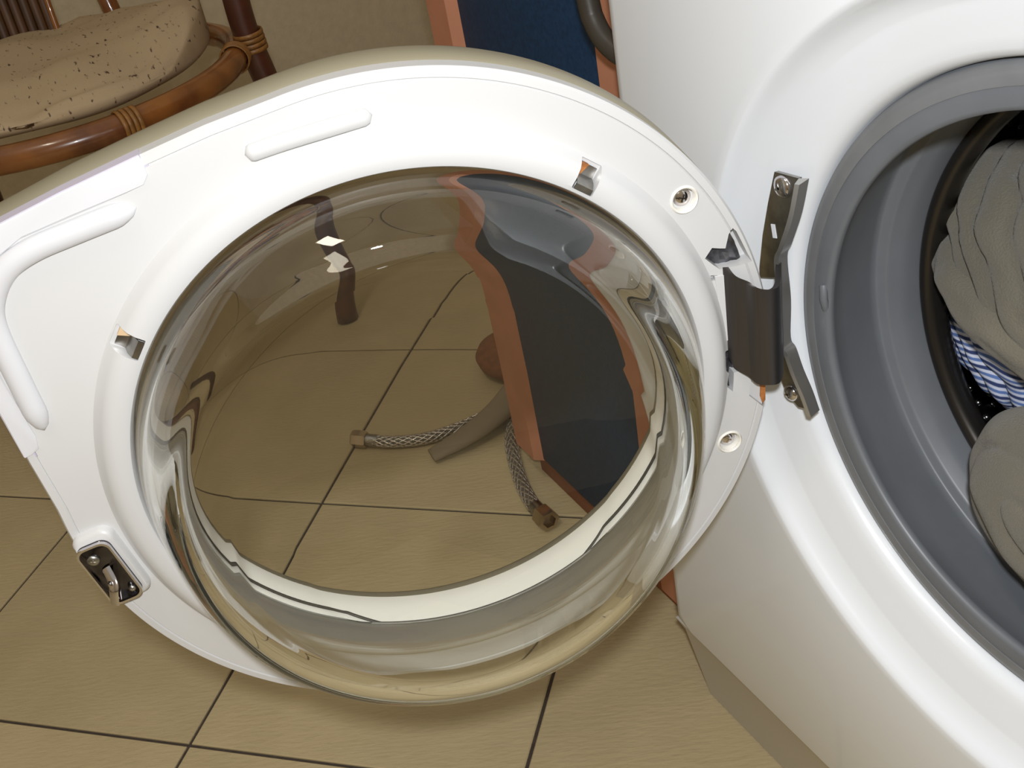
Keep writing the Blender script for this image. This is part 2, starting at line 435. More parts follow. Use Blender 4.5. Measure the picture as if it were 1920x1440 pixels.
# teardrop outline: circle plus a rounded corner that carries the handle
A1, A2 = math.radians(81), math.radians(4)
def outline_poly():
    pts = []
    k0 = 12
    for i in range(181):                       # the circular part, from 81 deg round to 364 deg
        t = A1 + (2 * PI + A2 - A1) * i / 180
        pts.append((R0 * math.cos(t), R0 * math.sin(t)))
    pts += [(0.1893, 0.045), (0.1897, 0.080), (0.1897, 0.110)]
    cx, cw, r = 0.1560, 0.1255, 0.0338
    t1 = math.radians(78.1)
    for i in range(13):
        t = t1 * i / 12
        pts.append((cx + r * math.cos(t), cw + r * math.sin(t)))
    pts += [(0.1243, 0.1689), (0.0886, 0.1764), (0.0600, 0.1820)]
    return pts
POLY = outline_poly()
def Ro(t):
    c, s = math.cos(t), math.sin(t); best = 0
    for i in range(len(POLY)):
        x1, y1 = POLY[i]; x2, y2 = POLY[(i + 1) % len(POLY)]
        dx, dy = x2 - x1, y2 - y1
        den = c * dy - s * dx
        if abs(den) < 1e-12: continue
        k = (x1 * dy - y1 * dx) / den
        m_ = (x1 * s - y1 * c) / den
        if -1e-9 <= m_ <= 1 + 1e-9 and k > best: best = k
    return best
ND = 240
TT = [2 * PI * k / ND for k in range(ND)]
RO = [Ro(t) for t in TT]
def dring(f): return [dfr(f(RO[k])[0] * math.cos(TT[k]), f(RO[k])[0] * math.sin(TT[k]), f(RO[k])[1]) for k in range(ND)]
bm = bmesh.new()
L = [lambda R: (R, -0.0105), lambda R: (R, -0.0016), lambda R: (R - 0.0012, 0.0), lambda R: (R - 0.0046, 0.0002), lambda R: (R - 0.0051, -0.0006), lambda R: (R - 0.0057, 0.0),
     lambda R: (0.5 * (R - 0.006 + 0.1655), 0.0), lambda R: (0.1655, 0.0), lambda R: (0.1638, 0.0003), lambda R: (0.1620, 0.0020), lambda R: (0.1600, 0.0052), lambda R: (0.1578, 0.0075),
     lambda R: (0.1540, 0.0088), lambda R: (0.1490, 0.0089), lambda R: (0.1468, 0.0082), lambda R: (0.1458, 0.0065), lambda R: (0.1454, 0.0), lambda R: (0.1454, -0.0105)]
grid(bm, [dring(f) for f in L], close_v=True)
door = link('door', bm, M_plastic, wm, angle=30)
door['label'] = 'open round door in white plastic with clear glass bowl'
# holes: screw wells, clip slots, hinge pocket, rim notch
def cutter(outl, n0, n1):
    bm = bmesh.new(); prism(bm, outl, dfr, n0, n1)
    return link('cutter', bm, M_plastic, wm)
def circ2(cx, cy, r, n=28): return [(cx + r * math.cos(2 * PI * k / n), cy + r * math.sin(2 * PI * k / n)) for k in range(n)]
SCREWS = [(-0.1467, 0.0929), (-0.1614, -0.0607)]
POCKET = [(-0.1549, 0.0583), (-0.1590, 0.0632), (-0.1630, 0.0618), (-0.1660, 0.0610), (-0.1672, 0.0650), (-0.1681, 0.0682), (-0.1704, 0.0712), (-0.1722, 0.0690), (-0.1746, 0.0628), (-0.1775, 0.0550), (-0.1798, 0.0497), (-0.1725, 0.0493), (-0.1624, 0.0500), (-0.1590, 0.0535)]
POCKET2 = [(-0.1610, 0.0019), (-0.1737, -0.0038), (-0.1726, -0.0139), (-0.1690, -0.0150), (-0.1664, -0.0150), (-0.1660, -0.0200), (-0.1652, -0.0272), (-0.1617, -0.0225), (-0.1634, -0.0144), (-0.1609, -0.0102)]
NOTCH = [(-0.1795, 0.000), (-0.1920, 0.004), (-0.1920, -0.040), (-0.1832, -0.0440), (-0.1745, -0.0330)]
SLOT = [(-0.1570, 0.0480), (-0.1610, 0.0470), (-0.1610, 0.0440), (-0.1570, 0.0450)]
cs = [cutter(circ2(x, y, 0.0058), -0.004, 0.02) for x, y in SCREWS]
cs += [cutter(POCKET, -0.0095, 0.02), cutter(POCKET2, -0.0095, 0.02), cutter(NOTCH, -0.004, 0.02), cutter(SLOT, -0.004, 0.02)]
CLIPS = [(-0.0985, 0.1190, math.radians(129.5)), (0.1220, 0.0960, math.radians(38.2))]
for u, w_, a in CLIPS:
    cs.append(cutter(rrect(u * 1.005, w_ * 1.005, 0.0068, 0.0056, 0.0006, a), 0.0005, 0.02))
cut(door, cs)
# front shell of the door, with the round through-hole
bm = bmesh.new()
L = [lambda R: (R - 0.001, -0.0108), lambda R: (R + 0.0006, -0.0125), lambda R: (R + 0.0010, -0.031), lambda R: (R - 0.0006, -0.0385), lambda R: (R - 0.0055, -0.0440), lambda R: (R - 0.016, -0.0470),
     lambda R: (0.158, -0.0455), lambda R: (0.1475, -0.0420), lambda R: (0.1440, -0.0375), lambda R: (0.1428, -0.0325)]
grid(bm, [dring(f) for f in L])
shell = link('door_shell', bm, M_tunnel, door, angle=45)
bm = bmesh.new()
lathe(bm, [(0.1428, -0.0325), (0.1424, -0.0280), (0.1432, -0.0240), (0.1462, -0.0125), (0.1478, -0.0108), (0.1500, -0.0112), (0.1485, -0.0200), (0.1450, -0.0320)], dfr, 192, close_v=True)
link('inner_tunnel', bm, M_cream, door, angle=60)
# dark seam where the glass sits on the tunnel; it steps at two retaining tabs
bm = bmesh.new()
def seam(t):
    d = min(abs((math.degrees(t) - 297 + 180) % 360 - 180), abs((math.degrees(t) - 237 + 180) % 360 - 180))
    inside = 237 < math.degrees(t) < 297
    k = max(0.0, 1 - d / 4.0) * 0.5
    f = (1 - k) if inside else k
    return 0.0045 * (1 - f)
NS = 360
grid(bm, [[dfr((0.1442 - 0.25 * seam(2 * PI * k / NS) + 0.0007 * math.cos(2 * PI * j / 6)) * math.cos(2 * PI * k / NS), (0.1442 - 0.25 * seam(2 * PI * k / NS) + 0.0007 * math.cos(2 * PI * j / 6)) * math.sin(2 * PI * k / NS), -0.0117 - 1.3 * seam(2 * PI * k / NS) + 0.0011 * math.sin(2 * PI * j / 6)) for k in range(NS)] for j in range(6)], close_v=True)
link('glass_seat', bm, mat('dark_seal', (0.06, 0.055, 0.045), 0.5), door, angle=180)
# glass bowl: deep below, shallow above, so that its flat bottom leans back
PROF_O = [(0.1448, -0.0095), (0.1449, 0.0020), (0.1443, 0.0070), (0.1425, 0.0140), (0.1225, 0.0660), (0.1185, 0.0745), (0.1130, 0.0815), (0.1050, 0.0862), (0.0960, 0.0882)]
PROF_I = [(0.0940, 0.0827), (0.1015, 0.0812), (0.1085, 0.0772), (0.1135, 0.0712), (0.1175, 0.0630), (0.1370, 0.0130), (0.1382, 0.0060), (0.1386, -0.0020), (0.1395, -0.0080), (0.1420, -0.0100)]
def smooth_profile(pr):
    out = []
    for i in range(len(pr) - 1):
        (r0, n0), (r1, n1) = pr[i], pr[i + 1]
        k = max(1, int(math.hypot(r1 - r0, n1 - n0) / 0.0022))
        out += [(r0 + (r1 - r0) * j / k, n0 + (n1 - n0) * j / k) for j in range(k)]
    out.append(pr[-1])
    for _ in range(14):                       # corner rounding without overshoot
        out = [out[0]] + [((out[i - 1][0] + 2 * out[i][0] + out[i + 1][0]) / 4, (out[i - 1][1] + 2 * out[i][1] + out[i + 1][1]) / 4) for i in range(1, len(out) - 1)] + [out[-1]]
    return out
def bowl_pt(x, y, h):
    t = max(0.0, h) / 0.088
    r = math.hypot(x, y) or 1e-9
    k = 1 + 0.07 * t * (x / r) ** 2
    x2, y2 = x * k, y * k
    lean = 0.715 - 0.27 * max(-1.15, min(1.15, y2 / 0.105))
    return dfr(x2, y2, h * (1 - t * (1 - lean)) if h > 0 else h)
bm = bmesh.new()
o1 = lathe(bm, smooth_profile(PROF_O), bowl_pt, 256)
o2 = lathe(bm, smooth_profile(PROF_I), bowl_pt, 256)
NB = 256
for j in range(NB):
    bm.faces.new((o2[-1][j], o2[-1][(j + 1) % NB], o1[0][(j + 1) % NB], o1[0][j]))
for row, h in ((o1[-1], 0.0884), (o2[0], 0.0830)):
    prev = row; r_in = 0.96 if row is o1[-1] else 0.94
    base_r = 0.0960 if row is o1[-1] else 0.0940
    for q in (0.75, 0.5, 0.25):
        cur = [bm.verts.new(bowl_pt(base_r * q * math.cos(2 * PI * k / NB), base_r * q * math.sin(2 * PI * k / NB), h)) for k in range(NB)]
        for j in range(NB):
            f = bm.faces.new((prev[j], prev[(j + 1) % NB], cur[(j + 1) % NB], cur[j])); f.material_index = 1
        prev = cur
    c = bm.verts.new(bowl_pt(0, 0, h))
    for j in range(NB):
        f = bm.faces.new((prev[j], prev[(j + 1) % NB], c)); f.material_index = 1
bowl = link('glass_bowl', bm, M_glass, door, angle=180)
bowl.cycles.is_caustics_caster = True
bowl['label'] = 'clear glass bowl of the open door'
# moulded ridge on the face, above the glass
def ridge(pts, r, h, name, mm):
    bm = bmesh.new()
    path = spline(pts, 10)
    tube(bm, [dfr(x, y, z) for x, y, z in path], lambda t: r * min(1, (math.sin(PI * min(max(t, 0.0), 1)) * 6) ** 0.5 + 0.05), 14, flat=h / r, up=DN)
    return link(name, bm, mm, door, angle=180)
ridge([(0.0470, 0.1660, 0), (0.0300, 0.1678, 0.0005), (0.0100, 0.1692, 0.001), (-0.0100, 0.1700, 0)], 0.0040, 0.0035, 'moulded_ridge', M_plastic)
ridge([(0.0975, 0.1552, 0), (0.1250, 0.1512, 0), (0.1450, 0.1478, 0), (0.1590, 0.1420, 0), (0.1690, 0.1315, 0), (0.1740, 0.1180, 0), (0.1750, 0.0900, 0), (0.1752, 0.0605, 0)], 0.0056, 0.0046, 'handle_ridge', M_plastic_cool)
# handle insert: outer strip with stepped ends
inner = [(0.0915, 0.1640), (0.1000, 0.1622), (0.1250, 0.1580), (0.1480, 0.1540), (0.1640, 0.1460), (0.1760, 0.1320), (0.1812, 0.1160), (0.1815, 0.0900), (0.1800, 0.0590), (0.1812, 0.0520), (0.1850, 0.0500)]
outer_ = [(0.1892, 0.0490), (0.1899, 0.0800), (0.1899, 0.1100), (0.1890, 0.1330), (0.1820, 0.1480), (0.1720, 0.1560), (0.1630, 0.1597), (0.1243, 0.1692), (0.0890, 0.1766), (0.0882, 0.1720), (0.0882, 0.1680)]
bm = bmesh.new(); ob = outer_[::-1]
q = [[dfr(x, y, h) for x, y in lst] for lst, h in ((inner, -0.004), (inner, 0.0004), ([(x + (X - x) * 0.06, y + (Y - y) * 0.06) for (x, y), (X, Y) in zip(inner, ob)], 0.0009),
     ([(x + (X - x) * 0.94, y + (Y - y) * 0.94) for (x, y), (X, Y) in zip(inner, ob)], 0.0009), (ob, 0.0004), (ob, -0.004))]
vs = grid(bm, q, close_u=False, close_v=True)
for j in (0, len(inner) - 1): bm.faces.new([r[j] for r in vs])
link('handle_insert', bm, M_plastic_cool, door, angle=30)
# lavender-grey edge strip behind the handle insert
bm = bmesh.new()
vs = []
for h, d in ((0.0000, 0.0004), (-0.0065, 0.0010)):
    vs.append([bm.verts.new(dfr(x * (1 + d / 0.2), y * (1 + d / 0.2), h)) for x, y in outer_[:9]])
    vs.append([bm.verts.new(dfr(x * (1 - 0.006 / 0.2), y * (1 - 0.006 / 0.2), h)) for x, y in outer_[:9]])
q = [vs[0], vs[2], vs[3], vs[1]]
for i in range(4):
    a_, b_ = q[i], q[(i + 1) % 4]
    for j in range(8): bm.faces.new((a_[j], a_[j + 1], b_[j + 1], b_[j]))
for j in (0, 8): bm.faces.new([r[j] for r in q])
link('handle_edge', bm, mat('lavender_plastic', (0.50, 0.47, 0.56), 0.4), door, angle=40)
# latch: raised pad, chrome plate, hook and screw
LU, LW, LA = 0.1755, -0.0262, math.radians(-9)
bm = bmesh.new(); prism(bm, rrect(LU - 0.0008, LW + 0.0015, 0.0108, 0.0235, 0.006, LA), dfr, -0.004, 0.0050, 0.0022)
link('latch_pad', bm, M_plastic, door, angle=50)
bm = bmesh.new(); prism(bm, rrect(LU + 0.0005, LW, 0.0088, 0.0200, 0.005, LA), dfr, 0.0045, 0.0064, 0.0009)
o = link('latch_plate', bm, mat('dark_chrome', (0.10, 0.095, 0.11), 0.16, metal=1.0, var=0.5, vscale=60), door, angle=50); o['label'] = 'chrome latch plate'
bm = bmesh.new()
ro = rrect(LU + 0.0005, LW, 0.0088, 0.0200, 0.005, LA); ri = rrect(LU + 0.0005, LW, 0.0078, 0.0188, 0.0044, LA)
grid(bm, [[dfr(x, y, 0.0062) for x, y in ro], [dfr(x, y, 0.0082) for x, y in ro], [dfr(x, y, 0.0082) for x, y in ri], [dfr(x, y, 0.0062) for x, y in ri]], close_v=True)
link('latch_rim', bm, M_chrome, door, angle=30)
def lp(x, y): c, s = math.cos(LA), math.sin(LA); return LU + c * x - s * y, LW + s * x + c * y
bm = bmesh.new()
hk = [lp(0.0008, 0.004) + (0.007,), lp(-0.0005, -0.002) + (0.013,), lp(0.0015, -0.0065) + (0.0150,), lp(0.0055, -0.0145) + (0.0130,)]
hp = spline(hk, 6)
tube(bm, [dfr(*p) for p in hp], 0.0026, 8, flat=0.35, up=DN)
box(bm, dfr(*lp(0.0012, -0.006), 0.0105), (0.0022, 0.011, 0.009), (DU, DZ, DN), 0.0004)
o = link('latch_hook', bm, M_chrome, door, angle=40)
def screw(u, w_, n, r, name, mm, par, ang=0.4):
    bm = bmesh.new()
    lathe(bm, [(r, 0), (r, 0.0006), (r * 0.85, 0.0013), (r * 0.5, 0.0018), (0.0002, 0.0019)], lambda x, y, h: dfr(u + x, w_ + y, n + h), 24)
    for k in range(2):
        a = ang + k * PI / 2
        ax = (DU * math.cos(a) + DZ * math.sin(a), DZ * math.cos(a) - DU * math.sin(a), DN)
        box(bm, dfr(u, w_, n + 0.0018), (r * 0.9, r * 0.18, 0.0006), ax)
    return link(name, bm, mm, par, angle=40)
screw(*lp(0.0035, 0.0110), 0.0064, 0.0034, 'latch_screw', M_steel, door)
screw(*lp(-0.0040, -0.0140), 0.0064, 0.0020, 'latch_screw', M_steel, door)
for u, w_ in SCREWS: screw(u, w_, -0.0040, 0.0046, 'door_screw', M_chrome, door)
for u, w_ in SCREWS:
    bm = bmesh.new()
    lathe(bm, [(0.0057, -0.0038), (0.0058, 0.0004), (0.0066, 0.0010), (0.0074, 0.0001), (0.0074, -0.0010)], lambda x, y, h: dfr(u + x, w_ + y, h), 32)
    link('screw_well', bm, M_cream, door, angle=60)
# spring clips that hold the glass
for i, (u, w_, a) in enumerate(CLIPS):
    er = Vector((math.cos(a), math.sin(a))); et = Vector((-math.sin(a), math.cos(a)))
    def cf(x, y, h, er=er, et=et, u=u, w_=w_): 
        p = Vector((u, w_)) + er * x + et * y
        return dfr(p.x, p.y, h)
    bm = bmesh.new()
    prof = [(0.0054, 0.0012), (0.0025, 0.0014), (0.0004, 0.0022), (-0.0008, 0.0062), (-0.0030, 0.0092), (-0.0056, 0.0094)]
    W2 = 0.0045
    up = [[cf(x, s * W2, h) for x, h in prof] for s in (-1, 1)]
    lo = [[cf(x, s * W2, h - 0.0007) for x, h in prof] for s in (-1, 1)]
    grid(bm, [up[0], up[1], lo[1], lo[0]], close_u=False, close_v=True)
    o = link('spring_clip', bm, M_steel, door, angle=40)
    bm = bmesh.new()
    sgn = -1 if i == 0 else 1
    outl = [(0.0058, 0.001 * sgn), (0.0058, 0.0060 * sgn), (0.0020, 0.0052 * sgn), (-0.0030, 0.0060 * sgn), (-0.0040, 0.0052 * sgn), (0.0010, 0.0025 * sgn)]
    pts = [(Vector((u, w_)) + er * x + et * y) for x, y in outl]
    prism(bm, [(p.x, p.y) for p in pts], dfr, 0.0008, 0.0034)
    o = link('rust_stain', bm, M_rust if i == 0 else mat('pale_rust', (0.62, 0.45, 0.27), 0.7), door, angle=30)
# metal inside the hinge pocket, and the cover beside it
def crumple(outl, n0, n1, name, seed, par):
    random.seed(seed); bm = bmesh.new()
    us = [p[0] for p in outl]; ws = [p[1] for p in outl]
    nx, ny = 9, 9
    rows = []
    for j in range(ny):
        w_ = min(ws) + (max(ws) - min(ws)) * j / (ny - 1); lim = -math.sqrt(0.1835 ** 2 - w_ * w_)
        lo = max(min(us), lim)
        rows.append([dfr(lo + (max(us) - lo) * i / (nx - 1), w_, n0 + (n1 - n0) * random.random()) for i in range(nx)])
    v1 = grid(bm, rows, close_u=False)
    return link(name, bm, M_socket, par, angle=10)
o = crumple([(-0.1540, 0.0485), (-0.1800, 0.0735)], -0.0085, -0.0050, 'hinge_pocket', 3, door); o['label'] = 'crumpled dark metal in the hinge pocket'
crumple([(-0.1605, 0.0030), (-0.1745, -0.0275)], -0.0085, -0.0045, 'hinge_pocket', 5, door)
bm = bmesh.new(); prism(bm, [(-0.1592, 0.0470), (-0.1680, 0.0462), (-0.1680, 0.0080), (-0.1615, 0.0060)], dfr, -0.002, 0.0006, 0.0002)
link('hinge_cover', bm, M_plastic, door, angle=30)
bm = bmesh.new(); prism(bm, [(-0.1830, -0.0270), (-0.1855, -0.0260), (-0.1850, -0.0410), (-0.1834, -0.0428), (-0.1822, -0.0380)], dfr, -0.0042, -0.0028)
link('rust_stain', bm, M_rust, door, angle=30)

# ------------------------------------------------------------------ hinge on the machine
def mp(x, z, y): return Vector((x, y, z))
def strip(path_front, thick, name, mm, par):
    """path_front: list of (left point, right point); a bent sheet of given thickness, pushed back along +y"""
    bm = bmesh.new()
    a = [Vector(p[0]) for p in path_front]; b = [Vector(p[1]) for p in path_front]
    t = Vector((0.25, 0.97, 0)) * thick
    grid(bm, [a, b, [p + t for p in b], [p + t for p in a]], close_u=False, close_v=True)
    for s in (0, -1):
        bm.faces.new([bm.verts.new(p) for p in (a[s], b[s], b[s] + t, a[s] + t)])
    bmesh.ops.remove_doubles(bm, verts=bm.verts[:], dist=1e-6)
    return link(name, bm, mm, par, angle=30)
CAMv = CAM
def on_y(px, py, y):          # a point of the machine front at depth y, read off the survey of the photo
    d = F_ + R_ * ((px - 960) / 2006.9) - U_ * ((py - 720) / 2006.9)
    return CAMv + d * ((y - CAMv.y) / d.y)
YH = 0.0125
hinge = strip([(on_y(1452, 322, YH), on_y(1496, 334, YH)), (on_y(1440, 380, YH), on_y(1484, 396, YH)), (on_y(1430, 440, YH), on_y(1466, 452, YH)), (on_y(1424, 500, YH), on_y(1456, 478, YH)), (on_y(1424, 520, YH), on_y(1462, 520, YH))], 0.0022, 'door_hinge', M_steel, wm)
hinge['label'] = 'dark steel door hinge'
strip([(on_y(1440, 625, YH), on_y(1466, 625, YH)), (on_y(1446, 655, YH), on_y(1474, 648, YH)), (on_y(1460, 700, YH), on_y(1488, 690, YH)), (on_y(1475, 738, YH), on_y(1505, 728, YH)), (on_y(1497, 763, YH), on_y(1517, 768, YH))], 0.0022, 'lower_arm', M_steel, hinge)
# bent flange along the right edge of both arms
fl_px = [(1498, 334), (1486, 396), (1468, 452), (1459, 480), (1466, 560), (1466, 630), (1476, 650), (1490, 690), (1507, 730), (1520, 767)]
bm = bmesh.new()
fa = [on_y(x, y, YH - 0.0008) for x, y in fl_px]
fa = spline(fa, 5)
rows = [fa, [p + Vector((0.0035, -0.0060, 0)) for p in fa], [p + Vector((0.0060, -0.0052, 0)) for p in fa], [p + Vector((0.0040, 0.0030, 0)) for p in fa]]
grid(bm, rows, close_u=False, close_v=True)
for j in (0, len(fa) - 1): bm.faces.new([bm.verts.new(r[j]) for r in rows])
bmesh.ops.remove_doubles(bm, verts=bm.verts[:], dist=1e-6)
link('hinge_flange', bm, mat('pale_steel', (0.55, 0.54, 0.52), 0.35, metal=0.9), hinge, angle=40)
# knuckle plate that curls into the door
HT, HB = 0.484, 0.4265
prof = [(-0.1655, 0.0120), (-0.1560, 0.0030), (-0.1450, -0.0070), (-0.1400, -0.0150), (-0.1428, -0.0225), (-0.1468, -0.0255), (-0.1502, -0.0310), (-0.1535, -0.0330)]
pp = spline([(x, y, 0) for x, y in prof], 5)
bm = bmesh.new()
th = 0.0022
rows = []
def pz(t, top): 
    return (0.484 + 0.016 * t - 0.006 * math.sin(PI * t)) if top else (0.430 + 0.015 * t - 0.011 * math.sin(PI * t))
n = len(pp)
fr = [(p, i / (n - 1)) for i, p in enumerate(pp)]
rows = [[Vector((p.x, p.y, pz(t, True))) for p, t in fr], [Vector((p.x, p.y, pz(t, False))) for p, t in fr],
        [Vector((p.x + th * 0.8, p.y + th, pz(t, False))) for p, t in fr], [Vector((p.x + th * 0.8, p.y + th, pz(t, True))) for p, t in fr]]
grid(bm, rows, close_u=False, close_v=True)
for j in (0, n - 1): bm.faces.new([bm.verts.new(r[j]) for r in rows])
bmesh.ops.remove_doubles(bm, verts=bm.verts[:], dist=1e-6)
link('hinge_knuckle', bm, M_hinge, hinge, angle=40)
def mscrew(px, py, r):
    c = on_y(px, py, YH)
    bm = bmesh.new()
    lathe(bm, [(r, 0), (r * 0.95, -0.0012), (r * 0.7, -0.0024), (r * 0.3, -0.0030), (0.0002, -0.0031)], lambda x, z, h: c + Vector((x, h, z)), 24)
    for k in range(2):
        a = 0.5 + k * PI / 2
        box(bm, c + Vector((0, -0.0029, 0)), (r * 0.9, 0.0008, r * 0.2), (Vector((math.cos(a), 0, math.sin(a))), Vector((0, 1, 0)), Vector((-math.sin(a), 0, math.cos(a)))))
    return link('hinge_screw', bm, M_chrome, hinge, angle=40)
mscrew(1468, 350, 0.0062); mscrew(1484, 736, 0.0052)
# slots in the arms (pale enamel shows through)
for pts in ([(1445, 420), (1452, 421), (1456, 447), (1449, 446)], [(1461, 652), (1466, 653), (1468, 672), (1462, 670)]):
    bm = bmesh.new()
    v = [on_y(x, y, YH - 0.0003) for x, y in pts]; v2 = [p + Vector((0, 0.002, 0)) for p in v]
    vs = grid(bm, [v, v2]); bm.faces.new(vs[0]); bm.faces.new(vs[1])
    link('hinge_slot', bm, M_enamel, hinge, angle=30)

# ------------------------------------------------------------------ laundry in the drum
def blob(name, c, rad, m, fold, label=None, cat=None, parent=None, sub_=6, rot=0.0):
    bm = bmesh.new(); bmesh.ops.create_icosphere(bm, subdivisions=sub_, radius=1.0)
    c = Vector(c); rm = Matrix.Rotation(rot, 3, 'Y')
    for v in bm.verts:
        d = v.co.normalized(); k = fold(d)
        p = Vector((d.x * rad[0], d.y * rad[1], d.z * rad[2])) * k
        v.co = c + rm @ p
    o = link(name, bm, m, parent, angle=180, base=None if parent else c)
    if label: tag(o, label, cat)
    return o
def cusp(t, amp, sharp=0.5):
    f = abs(((t % 1.0) - 0.5) * 2)
    return amp * max(0.0, 1 - f * f) ** sharp
def fold_a(d):
    t = d.x * 2.6 + 0.55 * d.z + 0.9 * (d.z + 0.2) ** 2 + 0.45 * noise.noise(d * 1.6)
    u = d.z * 2.4 + d.x * 0.8 + 0.5 * noise.noise(d * 1.9 + Vector((9, 2, 4)))
    return 0.875 + cusp(t * 1.9, 0.095) + 0.35 * cusp(u, 0.08) + 0.04 * noise.noise(d * 3.1 + Vector((3, 1, 2)))
def fold_b(d):
    q = math.hypot(d.x + 0.15, d.z - 0.15)
    t = q * 2.3 + 0.35 * noise.noise(d * 1.9 + Vector((7, 3, 1)))
    return 0.90 + cusp(t * 1.35, 0.085) + 0.045 * noise.noise(d * 2.7 + Vector((1, 5, 2)))
def fold_c(d):
    t = d.x * 2.2 + d.z * 1.2 + 0.8 * noise.noise(d * 2.0)
    return 0.84 + cusp(t * 1.7, 0.15) + 0.08 * noise.noise(d * 3.4 + Vector((2, 8, 4)))
up_g = blob('grey_garment', (-0.027, 0.148, 0.4550), (0.1400, 0.070, 0.0730), M_greycloth, fold_a, 'grey jersey garment bunched in the upper part of the drum opening', 'garment', rot=0.12)
hem = blob('garment_hem', (-0.080, 0.128, 0.4350), (0.0800, 0.050, 0.0260), M_greycloth, lambda d: 0.96 + 0.05 * noise.noise(d * 3), rot=0.33)
hem.parent = up_g; hem.location = hem.location - up_g.location
low_g = blob('grey_garment', (0.010, 0.085, 0.3640), (0.0960, 0.052, 0.0580), M_greycloth, fold_b, 'grey jersey garment sagging over the bottom of the gasket', 'garment')
st = blob('striped_shirt', (-0.095, 0.160, 0.4120), (0.0800, 0.050, 0.0720), M_stripe, fold_c, 'blue and white striped shirt crumpled between the two grey garments', 'shirt')

# ------------------------------------------------------------------ blue cabinet
cb = thing('kitchen_cabinet', 'dark blue cabinet with salmon edging standing beside the washing machine', 'cabinet', (-0.50, 0.30, 0))
CX0, CX1, CF = -0.655, -0.336, 0.044
bm = bmesh.new(); box(bm, ((CX0 + CX1) / 2, 0.323, 0.43), (CX1 - CX0 - 0.004, 0.518, 0.78), bevel=0.001)
link('carcass', bm, M_salmon, cb, angle=30)
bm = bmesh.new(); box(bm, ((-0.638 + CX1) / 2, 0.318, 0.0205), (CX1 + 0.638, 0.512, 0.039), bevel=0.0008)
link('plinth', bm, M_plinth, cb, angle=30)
bm = bmesh.new(); box(bm, ((CX0 + CX1) / 2, CF + 0.013, 0.43), (CX1 - CX0 - 0.012, 0.010, 0.776), bevel=0.0006)
cdoor = link('cabinet_door', bm, M_blue, cb, angle=30)
for s in (0, 1):
    bm = bmesh.new()
    x0, x1, x2 = (CX0, -0.613, -0.604) if s == 0 else (CX1, -0.380, -0.389)
    sec = [(x0, CF + 0.019), (x0, CF + 0.002), (x0 + (0.003 if s == 0 else -0.003), CF), (x1, CF), (x2, CF + 0.0085), (x2, CF + 0.019)]
    rows = [[Vector((x, y, z)) for x, y in sec] for z in (0.0405, 0.82)]
    vs = grid(bm, rows); bm.faces.new(vs[0]); bm.faces.new(vs[1])
    o = link('door_stile', bm, M_salmon, cdoor, angle=20); o['label'] = 'salmon edge moulding'

# ------------------------------------------------------------------ hoses on the floor
def nut(c, ax, r, l, par):
    ax = Vector(ax).normalized(); s = ax.cross(Vector((0, 0, 1))).normalized(); t = ax.cross(s)
    bm = bmesh.new()
    def fr(x, y, h): return Vector(c) + s * x + t * y + ax * h
    rows = [[fr(rr_ * math.cos(2 * PI * k / 6), rr_ * math.sin(2 * PI * k / 6), h) for k in range(6)] for rr_, h in ((r * 0.92, 0), (r, l * 0.12), (r, l * 0.85), (r * 0.9, l))]
    rows.append([fr(r * 0.62 * math.cos(2 * PI * k / 6), r * 0.62 * math.sin(2 * PI * k / 6), l) for k in range(6)])
    rows.append([fr(r * 0.58 * math.cos(2 * PI * k / 6), r * 0.58 * math.sin(2 * PI * k / 6), l * 0.45) for k in range(6)])
    vs = grid(bm, rows); bm.faces.new(vs[0]); bm.faces.new(vs[-1])
    return link('hose_nut', bm, M_brass, par, angle=30)
def braided(name, pts, r, label, seed):
    path = spline(pts, 12)
    t = thing(name, label, 'hose', (path[-1].x, path[-1].y, 0), 'braided water hoses')
    bm = bmesh.new(); tube(bm, path, r, 14)
    hs = link('hose_sleeve', bm, mat('hose_core', (0.10, 0.09, 0.08), 0.5), t, angle=180)
    bm = bmesh.new()                                        # the braid: crossing spiral wires
    L_ = [0.0]
    for i in range(1, len(path)): L_.append(L_[-1] + (path[i] - path[i - 1]).length)
    def at(s):
        for i in range(1, len(path)):
            if L_[i] >= s: 
                f = (s - L_[i - 1]) / max(1e-9, L_[i] - L_[i - 1]); return path[i - 1].lerp(path[i], f), (path[i] - path[i - 1]).normalized()
        return path[-1], (path[-1] - path[-2]).normalized()
    for sg in (1, -1):
        for k in range(8):
            pl = []
            m_ = int(L_[-1] / 0.004)
            for i in range(m_ + 1):
                s = L_[-1] * i / m_; p, tg = at(s); a = Vector((0, 0, 1)); bn = tg.cross(a).normalized(); nn = bn.cross(tg)
                ph = sg * s / (r * 2.4) + 2 * PI * k / 8
                pl.append(p + bn * (r * 1.02 * math.cos(ph)) + nn * (r * 1.02 * math.sin(ph)))
            tube(bm, pl, 0.0011, 4, cap=False)
    o = link('braid', bm, M_braid, t, angle=180); o['kind'] = 'stuff'
    d = (path[-1] - path[-2]).normalized()
    bm = bmesh.new(); tube(bm, [path[-1] - d * 0.012, path[-1] + d * 0.004], r * 1.18, 14); link('hose_ferrule', bm, M_steel, t, angle=40)
    nut(path[-1] + d * 0.003, d, r * 1.75, 0.019, t)
    return t
braided('water_hose', [(-0.762, 0.118, 0.010), (-0.765, 0.069, 0.008), (-0.765, 0.024, 0.008), (-0.774, -0.020, 0.008), (-0.795, -0.056, 0.009), (-0.816, -0.078, 0.011)], 0.0063, 'braided steel water hose on the tiles, its nut pointing left', 1)
